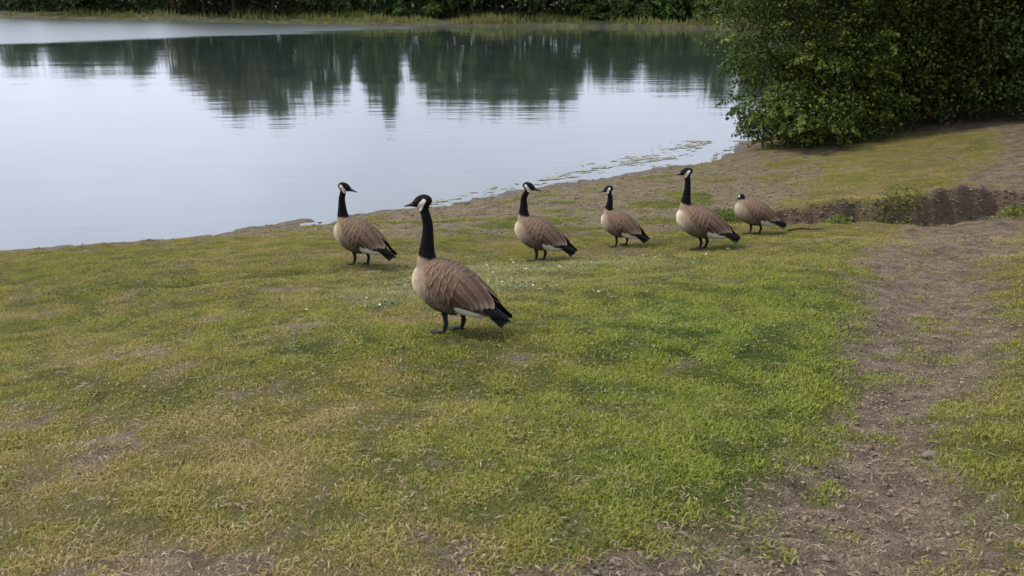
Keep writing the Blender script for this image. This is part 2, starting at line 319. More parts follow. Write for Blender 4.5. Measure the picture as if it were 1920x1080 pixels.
M_tree = leaf_mat('tree_leaves', (.030, .052, .018), (.045, .072, .022), (.066, .090, .026), .1, .6)
M_tree2 = leaf_mat('brown_tree_leaves', (.040, .044, .020), (.058, .056, .026), (.075, .070, .036), .1, .6)
M_shrub = leaf_mat('shrub_leaves', (.040, .072, .016), (.062, .098, .022), (.085, .120, .030), .1, .6)
m = NT('bark'); oc = m.n('ShaderNodeTexCoord').outputs['Object']; n1 = m.noise(oc, 14, 4, .6, scl=(1, 1, .25))
m.pbr(m.mix(n1, (.018, .014, .010), (.050, .040, .030)), .9, m.bump(n1, .8, .02), .1); M_bark = m.m
def limb(V, F, pts, r0, r1, k=7, n=10):
    n_ = len(pts); loft(V, F, [(p[0], p[1], p[2], r0 + (r1 - r0) * i / (n_ - 1), r0 + (r1 - r0) * i / (n_ - 1)) for i, p in enumerate(pts)], k, n, (.3, .9, .1))
def catmull(pts, n):
    pts = np.array(pts, float); t = np.linspace(0, len(pts) - 1, n); out = []
    for u in t:
        i = min(int(u), len(pts) - 2); f = u - i
        p0, p1, p2, p3 = pts[max(i - 1, 0)], pts[i], pts[i + 1], pts[min(i + 2, len(pts) - 1)]
        out.append(.5 * ((2 * p1) + (-p0 + p2) * f + (2 * p0 - 5 * p1 + 4 * p2 - p3) * f * f + (-p0 + 3 * p1 - 3 * p2 + p3) * f ** 3))
    return np.array(out)
def loft(V, F, pts, k=24, n=40, up=(0, 1, 0)):
    """pts rows: x,y,z, lateral radius, other radius; a closed tube"""
    P = catmull(pts, n); C = P[:, :3]; T = np.gradient(C, axis=0); T /= np.linalg.norm(T, axis=1)[:, None] + 1e-9
    v0 = len(V); upv = np.array(up, float)
    for c, t, a, b in zip(C, T, P[:, 3], P[:, 4]):
        s = upv - t * np.dot(upv, t); s /= np.linalg.norm(s); q = np.cross(t, s)
        for j in range(k):
            an = 6.2832 * j / k; V.append(tuple(c + s * math.cos(an) * max(a, 1e-3) + q * math.sin(an) * max(b, 1e-3)))
    for i in range(n - 1):
        for j in range(k):
            a = v0 + i * k + j; b = v0 + i * k + (j + 1) % k; F.append((a, b, b + k, a + k))
    F.append(tuple(v0 + j for j in range(k - 1, -1, -1))); F.append(tuple(v0 + (n - 1) * k + j for j in range(k)))

# ------------------------------------------------------------------ far bank: land, reeds, wood
FX = np.array([-140, -110, -59.4, -35.6, -15.5, 1.9, 17.4, 40, 90.]); FY = np.array([155, 142, 119.6, 107.6, 96.2, 92.1, 88.2, 82, 62.])
fx_ = np.arange(-135, 88, .8); offs = np.array([-1.5, -.25, 0, .12, .35, 1, 2, 3.5, 5, 8, 14, 25, 45, 80]); hz = np.array([-.8, -.15, -.02, .16, .24, .30, .40, .55, .7, .95, 1.3, 1.6, 1.8, 2.0])
base_y = np.interp(fx_, FX, FY) + (fbm(fx_ * .25, fx_ * 0 + 3.3, 4, 51) - .5) * 2.0
AA, OO = np.meshgrid(fx_, offs); YY = base_y[None, :] + OO; ZZ = np.repeat(hz[:, None], len(fx_), 1) + (fbm(AA * .6, OO * .6, 3, 52) - .5) * .16 * (OO > .2)
jj = np.arange(AA.size).reshape(AA.shape); ff = np.stack([jj[:-1, :-1], jj[:-1, 1:], jj[1:, 1:], jj[1:, :-1]], -1).reshape(-1, 4)
m = NT('far_bank_soil'); P = m.pos(); m.pbr(m.mix(m.rng(m.noise(P, 1.2, 4), .35, .65), (.030, .026, .018), (.050, .052, .020)), .9, m.bump(m.noise(P, 6, 4), .8, .1), .1)
obj('far_bank', mesh('far_bank', np.stack([AA, YY, ZZ], -1).reshape(-1, 3), ff, True), m.m, kind='structure')
def far_y(x): return np.interp(x, fx_, base_y)
# reeds and tall grass: a pale strip on the middle and right of the far bank, darker and thinner to the left
r = np.random.default_rng(61); n = 15000
rx = -60 + 105 * r.random(n) ** .9; ro = .25 + 4.2 * r.random(n); keep = r.random(n) < np.interp(rx, [-60, -40, -34, -20, -14, 45], [.12, .25, .06, .35, .9, 1]) * sst(.30, .62, fbm(rx * .5, ro * .6, 3, 64)) * 1.3; rx, ro = rx[keep], ro[keep]; n = len(rx)
ry = far_y(rx) + ro; rz = np.interp(ro, offs, hz) - .05; rh = (.25 + .55 * r.random(n)) * (.15 + 1.7 * fbm(rx * .45, ro * .5, 3, 62)); rw = .05 + .07 * r.random(n); ra = r.random(n) * 3.1416; ln = (r.random((n, 2)) - .5) * .5
V = np.stack([np.stack([rx - np.cos(ra) * rw, ry - np.sin(ra) * rw, rz], -1), np.stack([rx + np.cos(ra) * rw, ry + np.sin(ra) * rw, rz], -1), np.stack([rx + ln[:, 0] * rh, ry + ln[:, 1] * rh, rz + rh], -1)], 1).reshape(-1, 3)
reed_me = mesh('reeds', V, np.arange(3 * n).reshape(-1, 3)); fattr(reed_me, 'rnd', np.repeat(np.clip(fbm(rx * .18, ro * .2, 3, 63) * 1.6 - .35 + (r.random(n) - .5) * .35, 0, 1), 3))
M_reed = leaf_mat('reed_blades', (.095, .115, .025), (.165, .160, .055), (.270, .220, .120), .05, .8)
obj('reeds', reed_me, M_reed, label='pale strip of reeds and tall grass along the far bank', cat='reeds', kind='stuff')
# low dark undergrowth under the trees, one unbroken mass
r = np.random.default_rng(71); n = 34000; ux = -125 + 205 * r.random(n); uo = 4.6 + 9 * r.random(n) ** 1.4
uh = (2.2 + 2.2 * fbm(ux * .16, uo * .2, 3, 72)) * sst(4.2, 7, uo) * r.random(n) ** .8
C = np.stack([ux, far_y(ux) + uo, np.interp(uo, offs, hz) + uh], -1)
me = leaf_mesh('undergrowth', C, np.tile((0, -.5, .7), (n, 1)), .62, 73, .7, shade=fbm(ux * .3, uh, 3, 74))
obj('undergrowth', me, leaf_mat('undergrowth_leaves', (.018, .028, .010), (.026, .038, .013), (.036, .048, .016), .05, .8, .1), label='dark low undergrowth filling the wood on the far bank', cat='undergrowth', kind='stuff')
def tree_parts(kind, seed):
    """unit tree: height 1, spread about 1"""
    r = np.random.default_rng(seed); bl = []
    if kind == 'round':
        bl = [(0, 0, .55, .40, .40, .36)] + [(.30 * math.cos(a), .30 * math.sin(a), .34 + .38 * r.random(), .20, .20, .17) for a in np.arange(0, 6.28, .7)] + [(0, 0, .86, .22, .22, .14)]
    elif kind == 'tall':
        bl = [(.05 * r.normal(), .05 * r.normal(), z, .46 * (1.02 - z) ** .7 + .05, .46 * (1.02 - z) ** .7 + .05, .10) for z in np.arange(.16, .98, .09)]
    else:
        bl = [(.26 * r.normal() * .7, .26 * r.normal() * .7, .26 + .62 * r.random(), .24, .24, .17) for _ in range(9)] + [(0, 0, .45, .34, .34, .32)]
    C, Nn, tone = cloud(bl, 300, 11, .045, seed + 1, .5, None, .35)
    crown = leaf_mesh('crown', C, Nn, .075, seed + 2, .7, shade=tone)
    V, F = [], []; limb(V, F, [(0, 0, -.03), (.01, 0, .2), (-.01, .01, .45), (.01, 0, .75)], .030, .006, 8, 12)
    for k in range(6):
        a = k * 1.05 + r.random(); z = .18 + .09 * k; limb(V, F, [(0, 0, z), (.12 * math.cos(a), .12 * math.sin(a), z + .07), (.27 * math.cos(a), .27 * math.sin(a), z + .13)], .012, .003, 5, 6)
    return mesh('trunk', V, F, True), crown
KINDS = [tree_parts('round', 201), tree_parts('round', 211), tree_parts('tall', 221), tree_parts('ragged', 231), tree_parts('ragged', 241)]
def place_tree(name, x, y, Hh, wd, kind, mat, label, group, cat='tree', z=.6):
    root = obj(name, None, label=label, cat=cat, group=group, loc=(x, y, z)); t, c = KINDS[kind]; c = c.copy()
    root.scale = (wd, wd, Hh - z); root.rotation_euler = (0, 0, random.random() * 6.28)
    obj('trunk', t, M_bark, root); obj('crown', c, mat, root); return root
FT = [(-59.1, 123.9, 6.3, 4.0), (-50.9, 119.8, 6.5, 7.1), (-46.6, 117.7, 6, 5.0), (-41.4, 115.0, 6.5, 3.4), (-36.1, 112.3, 7, 3.6), (-32.9, 110.6, 8.7, 5.9), (-29.2, 108.5, 10.5, 7.6), (-24.4, 105.7, 10, 6.2), (-19.2, 102.8, 8, 3.9), (-16.5, 101.3, 6.5, 2.2), (-14.0, 100.4, 7.5, 2.7), (-12.1, 99.9, 9, 3.2), (-7.9, 98.9, 7.5, 3.7), (-5.1, 98.2, 8, 5.3), (-1.5, 97.4, 8.2, 5.2), (2.0, 96.6, 8, 5.2), (4.9, 95.9, 7.8, 3.6), (8.1, 95.0, 5.2, 3.1), (10.3, 94.5, 5.5, 3.5), (13.1, 93.8, 5.3, 3.5), (15.9, 93.1, 5.8, 4.0), (18.7, 92.4, 6, 4.0), (21.8, 91.5, 7, 4.4), (25.3, 90.5, 7, 4.4)]
ORD = ['leftmost', 'second from the left', 'third from the left', 'fourth from the left', 'fifth from the left', 'sixth from the left', 'seventh from the left', 'rightmost']
for i, (x, y, Hh, wd) in enumerate(FT):
    if 4 <= i <= 7:
        place_tree('far_tree', x, y, Hh, wd * 1.25, (3, 0, 0, 1)[i - 4], M_tree2, 'tall rounded tree over the deepest reflection, ' + ORD[i - 4] + ' of four', 'tall trees of the deepest reflection')
    elif i < 4:
        place_tree('far_tree', x, y, Hh, wd * 1.2, (4, 1, 3, 4)[i], M_tree, 'distant dark tree beyond the bright ruffled water, ' + ORD[i] + ' of four', 'trees on the far left bank')
    elif i < 12:
        place_tree('far_tree', x, y, Hh, wd * 1.25, (3, 2, 4, 2)[i - 8], M_tree, 'narrow dark far tree right of the deepest reflection, ' + ORD[i - 8] + ' of four', 'narrow trees on the far bank')
    elif i < 17:
        place_tree('far_tree', x, y, Hh, wd * 1.25, i % 2 * 3, M_tree, 'broad dark tree behind the pale far reeds, ' + ORD[i - 12] + ' of five', 'broad trees behind the reeds')
    else:
        place_tree('far_tree', x, y, Hh, wd * 1.3, (4, 0, 3, 1)[i % 4], M_tree, 'lower dark green far tree towards the overhanging bush, ' + ORD[i - 17] + ' of seven', 'trees at the right of the far bank')
for si, (x, o, h, wd) in enumerate(((-10.6, 3.8, 1.4, 1.8), (-7.4, 3.4, 1.9, 2.3), (7.2, 3.6, 1.7, 2.4), (9.8, 3.2, 2.2, 2.4), (12.0, 3.0, 1.9, 2.0), (14.0, 2.6, 2.5, 2.8), (16.6, 2.4, 2.2, 2.6), (19.0, 2.8, 2.4, 2.6))):
    place_tree('shrub', x, float(far_y(x)) + o, h + .3, wd, 3 if wd > 2.3 else 0, M_shrub, 'fresh green shrub among the far reeds, ' + ORD[si] + ' of eight', 'shrubs on the far bank', 'shrub', .3)

# ------------------------------------------------------------------ the big bush and trees at the right of the near bank
def zg(x, y): return height(x, y, False) + .03
def stems(root, starts, seed, n, name='stem'):
    r = np.random.default_rng(seed)
    for k in range(n):
        sx_, sy_, tx, ty, tz, rad = starts(r); z0 = H1(sx_, sy_) - .05; V, F = [], []
        mid = ((sx_ * .55 + tx * .45) + r.normal() * .15, (sy_ * .55 + ty * .45) + r.normal() * .15, z0 + (tz - z0) * .6)
        limb(V, F, [(sx_, sy_, z0), ((sx_ * .85 + tx * .15), (sy_ * .85 + ty * .15), z0 + (tz - z0) * .25), mid, (tx, ty, tz)], rad, rad * .25, 7, 14)
        for q in range(5):                                           # twigs
            f = .35 + .6 * r.random(); p = np.array(mid) * (1 - f) + np.array((tx, ty, tz)) * f; d = r.normal(size=3) * (.35, .35, .2)
            limb(V, F, [tuple(p), tuple(p + d * .5 + (0, 0, .05)), tuple(p + d)], rad * .22, rad * .06, 5, 6)
        obj(name, mesh(name, V, F, True), M_bark, root)
bush = obj('bush', None, label='big dark green leafy bush overhanging the water at the right', cat='bush', loc=(0, 0, 0))
BB = [(5.35, 19.7, 1.15, .95, 1.0, .95), (4.95, 20.2, 2.2, 1.0, 1.2, 1.0), (5.1, 20.1, 3.4, 1.25, 1.3, 1.0), (5.9, 19.2, .85, .95, .8, .62), (6.3, 19.6, 2.0, 1.2, 1.2, 1.1), (6.2, 20, 3.6, 1.6, 1.5, 1.2), (7.2, 19.7, 1.9, 1.1, 1.1, .95), (7.3, 19.9, 3.4, 1.5, 1.4, 1.2), (6.4, 20.4, 4.9, 1.8, 1.6, 1.0), (4.95, 19.6, .72, .55, .55, .48), (5.5, 19.15, .72, .7, .55, .48), (6.4, 19.0, .8, .75, .55, .50), (7.1, 19.3, .95, .7, .55, .55)]
C, Nn, tone = cloud(BB, 3000, 25, .12, 301, .30, zg, .45)
# a few sprays that reach out over the water
r = np.random.default_rng(303)
for (ax_, ay_, az_), (bx_, by_, bz_) in (((4.9, 20, 1.15), (4.02, 19.9, .98)), ((4.8, 20, 1.0), (4.22, 19.8, .72)), ((4.7, 20.1, 1.7), (4.05, 20, 1.55)), ((4.6, 20, 2.1), (3.85, 20, 2.2)), ((4.8, 19.8, .8), (4.4, 19.6, .42)), ((4.6, 20.2, 2.8), (3.9, 20.2, 2.75))):
    t = r.random(130); p = np.outer(1 - t, (ax_, ay_, az_)) + np.outer(t, (bx_, by_, bz_)) + r.normal(size=(130, 3)) * .085 * (1.15 - t)[:, None]; p[:, 2] += .1 * np.sin(t * 3)
    C = np.r_[C, p]; Nn = np.r_[Nn, np.tile((-.4, -.3, .8), (130, 1))]; tone = np.r_[tone, np.full(130, .45)]
Bb = np.array(BB)
for q in range(75):
    b_ = Bb[r.integers(len(Bb))]; d = r.normal(size=3); d[1] = -abs(d[1]); d[0] -= .5; d[2] = abs(d[2]) * .7 - .2; d /= np.linalg.norm(d)
    p0 = b_[:3] + d * b_[3:6] * .85; L_ = .35 + .45 * r.random(); n_ = 60; t = r.random(n_) ** .8; out = np.array((d[0], d[1], d[2] * .5 + .1))
    p = p0 + np.outer(t * L_, out) + r.normal(size=(n_, 3)) * .06 * (1.2 - t)[:, None]; p[:, 2] -= .25 * L_ * t ** 2; k = p[:, 2] > zg(p[:, 0], p[:, 1]); p = p[k]
    C = np.r_[C, p]; Nn = np.r_[Nn, np.tile((d[0], d[1], 1.), (len(p), 1))]; tone = np.r_[tone, np.full(len(p), .55 + .45 * r.random())]
obj('foliage', leaf_mesh('foliage', C, Nn, .066, 302, .6, shade=tone), M_bush, bush)
stems(bush, lambda r: (6.4 + np.clip(r.normal() * .4, -.7, .7), 20.0 + abs(r.normal() * .25), 6.2 + r.normal() * .9, 20 + r.normal() * .7, 1.5 + 2.5 * r.random(), .035 + .03 * r.random()), 305, 14)
tree_r = obj('overhanging_tree', None, label='deeply shaded tree at the right edge, its low boughs almost touching the ground', cat='tree', loc=(0, 0, 0))
TB = [(9.5, 17.2, 5.4, 3.0, 2.0, 1.1), (12.5, 17.5, 5.0, 2.4, 2.2, 1.4), (7.4, 18.6, 5.6, 2.0, 1.8, 1.0), (8.4, 19.9, 2.6, 1.3, 1.3, 1.15), (9.4, 19.0, 2.5, 1.3, 1.2, 1.0), (10.6, 18.8, 2.6, 1.4, 1.3, 1.2), (8.6, 19.5, 4.0, 1.8, 1.8, 1.2), (10.2, 18.8, 4.2, 2.2, 2.0, 1.4), (9.4, 18.4, 5.6, 2.8, 2.6, 1.4), (8.2, 21.4, 1.7, 1.6, 1.0, 1.2), (10, 21.4, 2.0, 1.8, 1.0, 1.3), (12, 20, 2.4, 1.6, 1.6, 1.6), (8.0, 19.3, 1.5, .6, .6, .6), (9.1, 18.9, 1.55, .7, .6, .55), (10.1, 18.5, 1.75, .8, .6, .65), (8.5, 20.3, 1.3, 1.2, .5, .8), (10, 20.2, 1.5, 1.2, .5, .9), (7.6, 20.4, 1.2, 1.0, .5, .9), (7.4, 19.9, 1.15, .7, .5, .5), (8.3, 19.4, 1.3, .7, .5, .45), (9.3, 18.9, 1.4, .7, .5, .42), (10.2, 18.4, 1.55, .8, .5, .45)]  # leading high blobs: unseen crown, extended forward to block light from above
C, Nn, tone = cloud(TB, 6400, 20, .15, 311, .4, lambda x, y: zg(x, y) + .05, .35)
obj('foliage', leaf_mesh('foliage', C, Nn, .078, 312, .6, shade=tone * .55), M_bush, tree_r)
V, F = [], []; z0 = H1(9.3, 19.6) - .1; limb(V, F, [(9.3, 19.6, z0), (9.35, 19.5, z0 + 1), (9.25, 19.4, z0 + 2.4), (9.5, 19.2, z0 + 4.4)], .19, .06, 12, 18)
obj('trunk', mesh('trunk', V, F, True), M_bark, tree_r)
stems(tree_r, lambda r: (8.4 + r.normal() * .5, 19.6 + r.normal() * .35, 8.7 + r.normal() * .9, 19.2 + r.normal() * .5, 1.7 + 1.8 * r.random(), .014 + .014 * r.random()), 315, 9, 'branch')
back = obj('background_tree', None, label='dark tree mass behind the bush, shutting off the right shore', cat='tree', loc=(0, 0, 0))
C, Nn, tone = cloud([(7.5, 23.5, 2.2, 1.6, 1.2, 2.0), (9.8, 23.5, 2.2, 2, 1.2, 2.2), (12.5, 22.5, 2.4, 2, 1.4, 2.4), (15, 21, 2.6, 2, 1.6, 2.4), (10, 23.5, 5, 4, 2, 2)], 2600, 16, .22, 321, .4, zg, .3)
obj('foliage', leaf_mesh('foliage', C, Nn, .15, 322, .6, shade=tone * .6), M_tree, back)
V, F = [], []; z0 = H1(9.9, 23.6) - .1; limb(V, F, [(9.9, 23.6, z0), (9.9, 23.6, z0 + 1.5), (10.1, 23.5, z0 + 4)], .2, .07, 10, 12); obj('trunk', mesh('trunk', V, F, True), M_bark, back)
# ------------------------------------------------------------------ grass (geometry nodes: tufts scattered over the ground sheet)
tufts = bpy.data.collections.new('grass_tufts')
def tuft_mesh(seed, n, rad, h0, h1, wd, lean):
    r = np.random.default_rng(seed); V = []; F = []; rn = []; hh = []
    for i in range(n):
        a = r.random() * 6.283; q = rad * math.sqrt(r.random()); bx, by = q * math.cos(a), q * math.sin(a)
        d = r.random() * 6.283; L = h0 + (h1 - h0) * r.random(); le = lean * (.3 + .9 * r.random()); ww = wd * (.6 + .8 * r.random())
        dx, dy = math.cos(d), math.sin(d); px, py = -dy, dx; v0 = len(V); rr = r.random()
        tw = r.random() - .5
        for k, (t, wf) in enumerate(((0, 1), (.55, .85), (1, .12))):
            out = L * le * t ** 1.6; up = L * (t - .45 * le * t ** 2.2); cx, cy = bx + dx * out + px * tw * L * .5 * t * t, by + dy * out + py * tw * L * .5 * t * t
            V += [(cx - px * ww * wf / 2, cy - py * ww * wf / 2, max(up, .0015) - (.004 if k == 0 else 0)), (cx + px * ww * wf / 2, cy + py * ww * wf / 2, max(up, .0015) - (.004 if k == 0 else 0))]
            rn += [rr, rr]; hh += [t, t]
        F += [(v0, v0 + 1, v0 + 3, v0 + 2), (v0 + 2, v0 + 3, v0 + 5, v0 + 4)]
    me = mesh('grass_tuft', V, F, True); fattr(me, 'rnd', rn); fattr(me, 'tipness', hh); return me
m = NT('grass_blades'); ins = 'INSTANCER'
rn = m.attr('rnd'); tip = m.attr('tipness'); oi = m.n('ShaderNodeObjectInfo').outputs['Random']
lu, dr, pa, ms = (m.attr(k, ins) for k in ('lush', 'dry', 'pale', 'moss'))
g = m.mix(rn, (.088, .094, .012), (.165, .160, .032))
g = m.mix(lu, g, m.mix(rn, (.064, .104, .009), (.126, .166, .022)))
g = m.mix(m.math('MULTIPLY', ms, .5), g, (.130, .132, .022))
g = m.mix(m.math('MULTIPLY', m.rng(oi, .6, 1.0), .5), g, (.050, .072, .014))
va = m.attr('vary', ins); vb = m.attr('vary2', ins)
g = m.mix(1.0, g, m.mix(va, (.42, .52, .44), (1.42, 1.28, 1.12)), 'MULTIPLY'); g = m.mix(m.math('MULTIPLY', vb, .28), g, (.165, .145, .028))
straw = m.mix(oi, (.20, .145, .050), (.29, .225, .095))
fdry = m.rng(m.math('ADD', m.math('MULTIPLY', dr, .55), m.math('MULTIPLY', rn, .6)), .44, .82)
g = m.mix(m.math('MULTIPLY', fdry, .9), g, straw)
g = m.mix(m.math('MULTIPLY', pa, m.rng(rn, .6, 1.0)), g, (.30, .31, .20))
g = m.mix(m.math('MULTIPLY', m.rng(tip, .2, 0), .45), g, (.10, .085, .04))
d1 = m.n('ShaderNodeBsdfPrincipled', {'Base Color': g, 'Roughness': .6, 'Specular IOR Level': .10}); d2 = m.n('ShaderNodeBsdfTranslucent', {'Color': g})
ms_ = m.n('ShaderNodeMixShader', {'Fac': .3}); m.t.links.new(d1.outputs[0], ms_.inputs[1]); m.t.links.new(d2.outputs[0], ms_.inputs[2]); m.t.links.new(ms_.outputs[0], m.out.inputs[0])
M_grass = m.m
for k, a in enumerate([(30, .050, .009, .022, .0028, 1.1), (26, .048, .008, .018, .0032, 1.3), (24, .055, .010, .028, .0026, 1.1), (16, .045, .006, .013, .0060, 1.4), (22, .05, .010, .024, .0028, 1.5), (18, .05, .008, .014, .0045, 1.5)]):
    o = bpy.data.objects.new('grass_tuft', tuft_mesh(k, *a)); o.data.materials.append(M_grass); tufts.objects.link(o)
ng = bpy.data.node_groups.new('grass_scatter', 'GeometryNodeTree')
ng.interface.new_socket('Geometry', in_out='INPUT', socket_type='NodeSocketGeometry'); ng.interface.new_socket('Geometry', in_out='OUTPUT', socket_type='NodeSocketGeometry')
N = ng.nodes.new; Lk = ng.links.new
gi = N('NodeGroupInput'); go = N('NodeGroupOutput'); ds = N('GeometryNodeDistributePointsOnFaces'); na = N('GeometryNodeInputNamedAttribute'); na.data_type = 'FLOAT'; na.inputs[0].default_value = 'dens'
mm = N('ShaderNodeMath'); mm.operation = 'MULTIPLY'; mm.inputs[1].default_value = 2100; Lk(na.outputs[0], mm.inputs[0])
Lk(gi.outputs[0], ds.inputs['Mesh']); Lk(mm.outputs[0], ds.inputs['Density'])
ci = N('GeometryNodeCollectionInfo'); ci.inputs['Collection'].default_value = tufts; ci.inputs['Separate Children'].default_value = True; ci.inputs['Reset Children'].default_value = True
ip = N('GeometryNodeInstanceOnPoints'); ip.inputs['Pick Instance'].default_value = True
rv = N('FunctionNodeRandomValue'); rv.data_type = 'FLOAT_VECTOR'; rv.inputs[0].default_value = (-.12, -.12, 0); rv.inputs[1].default_value = (.12, .12, 6.283)
rs = N('FunctionNodeRandomValue'); rs.data_type = 'FLOAT'; rs.inputs[2].default_value = .6; rs.inputs[3].default_value = 1.35
nl = N('GeometryNodeInputNamedAttribute'); nl.data_type = 'FLOAT'; nl.inputs[0].default_value = 'vary'
sm = N('ShaderNodeMath'); sm.operation = 'MULTIPLY_ADD'; sm.inputs[1].default_value = .65; sm.inputs[2].default_value = .45; Lk(nl.outputs[0], sm.inputs[0])
sm2 = N('ShaderNodeMath'); sm2.operation = 'MULTIPLY'; nl2 = N('GeometryNodeInputNamedAttribute'); nl2.data_type = 'FLOAT'; nl2.inputs[0].default_value = 'lush'
sm3 = N('ShaderNodeMath'); sm3.operation = 'MULTIPLY_ADD'; sm3.inputs[1].default_value = .3; Lk(nl2.outputs[0], sm3.inputs[0]); Lk(sm.outputs[0], sm3.inputs[2]); Lk(sm3.outputs[0], sm2.inputs[0]); Lk(rs.outputs[1], sm2.inputs[1])
Lk(ds.outputs['Points'], ip.inputs['Points']); Lk(ci.outputs[0], ip.inputs['Instance']); Lk(rv.outputs[0], ip.inputs['Rotation']); Lk(sm2.outputs[0], ip.inputs['Scale'])
Lk(ip.outputs[0], go.inputs[0])
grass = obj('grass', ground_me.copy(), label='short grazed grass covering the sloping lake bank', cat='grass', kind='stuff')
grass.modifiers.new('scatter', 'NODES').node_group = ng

# ------------------------------------------------------------------ geese
BODY = np.array([(-.305, .190, .022, .012), (-.27, .194, .052, .040), (-.20, .214, .092, .086), (-.10, .262, .128, .140), (0, .290, .146, .160), (.08, .308, .147, .158),
                 (.15, .336, .129, .136), (.20, .357, .101, .108), (.232, .369, .066, .070), (.250, .374, .020, .022)])
WING = np.array([(-.43, .142, .012, .010), (-.38, .160, .032, .022), (-.33, .180, .054, .040), (-.27, .208, .086, .070), (-.20, .244, .115, .104), (-.10, .284, .146, .144), (0, .302, .159, .163),
                 (.08, .318, .158, .160), (.14, .338, .139, .140), (.19, .354, .111, .114)])
BODY[:, 3] *= .87; BODY[:, 1] -= .022; BODY[:, 2] *= .95; WING[:, 3] *= .87; WING[:, 1] -= .022; WING[:, 2] *= .95
_BD = catmull(BODY, 200); _WD = catmull(WING, 200)
def sec(tab, x): return [np.interp(x, tab[:, 0], tab[:, i]) for i in (1, 2, 3)]
def surf(tab, x, th, t):
    zc, hw, hh = sec(tab, x); return np.array([x, (hw + t) * math.cos(th), zc + (hh + t) * math.sin(th)])
m = NT('goose_plumage')
oc = m.n('ShaderNodeTexCoord').outputs['Object']; cc = m.attr('Col', o='Color')
nf = m.noise(oc, 55, 4, .6, scl=(.6, 1, 1)); nb = m.noise(oc, 160, 3, .6, scl=(.35, 1, 1)); nw = m.noise(oc, 14, 3, .5)
c = m.mix(1.0, cc, m.mix(nf, (.72, .72, .72), (1.22, 1.22, 1.22)), 'MULTIPLY'); c = m.mix(1.0, c, m.mix(nw, (.86, .85, .84), (1.12, 1.12, 1.12)), 'MULTIPLY')
m.pbr(c, .72, m.bump(m.math('ADD', nb, m.math('MULTIPLY', nf, .5)), .55, .004), .04); M_plume = m.m
m = NT('goose_beak_skin'); m.pbr((.010, .010, .012), .42, None, .3); M_beak = m.m
m = NT('goose_leg_skin'); oc = m.n('ShaderNodeTexCoord').outputs['Object']
m.pbr(m.mix(m.noise(oc, 60, 3), (.007, .007, .007), (.016, .015, .015)), .6, m.bump(m.noise(oc, 220, 2), .5, .002), .12); M_leg = m.m
m = NT('goose_eye'); m.pbr((.010, .006, .004), .08, None, .6); M_eye = m.m
CREAM, TAN, BROWN, DARKB, BLACK, WHITE = (np.array(v) for v in ((.37, .315, .235), (.170, .130, .085), (.070, .048, .033), (.042, .028, .018), (.005, .005, .0058), (.62, .60, .52)))

def feather(V, F, C, tab, x0, th0, phi, L, wd, t0, lift, base, edge, side, tipk=.72, dark_tip=None, camber=.0015, sidee=.45, cap=1.55):
    qs = [0, .2, .42, .62, .78, .88, .95, 1.0]; ss = [-1, -.84, -.45, 0, .45, .84, 1]; v0 = len(V)
    for q in qs:
        prof = (.72 + .28 * min(1, q / .35)) * (1 if q < tipk else math.sqrt(max(0, 1 - ((q - tipk) / (1 - tipk + 1e-6)) ** 2.6)) * .92 + .08)
        for s in ss:
            a = q * L; b = s * wd / 2 * prof
            x = x0 - a * math.cos(phi) - b * math.sin(phi) * .35
            Rr = max(.045, .5 * (sec(tab, x)[1] + sec(tab, x)[2])); th = th0 + (-a * math.sin(phi) + b * math.cos(phi * .6)) / Rr
            p = surf(tab, x, max(-1.5, min(cap, th)), t0 + lift * q - camber * s * s + .0012 * s)
            V.append((p[0], p[1] * side, p[2]))
            e = max(0, (abs(s) - .7) / .3) ** 2 * sidee; e = max(e, max(0, (q - .86) / .14) * .85); 
            cc_ = base * (1.12 - .30 * q) * (1 - .15 * (abs(s) < .1)); cc_ = cc_ * (1 - e) + edge * e
            if dark_tip is not None: k = min(1, max(0, (q - .25) / .4)); cc_ = cc_ * (1 - k) + dark_tip * k
            C.append(cc_)
    n = len(ss)
    for i in range(len(qs) - 1):
        for j in range(n - 1):
            a = v0 + i * n + j; f = (a, a + 1, a + n + 1, a + n); F.append(f if side > 0 else f[::-1])
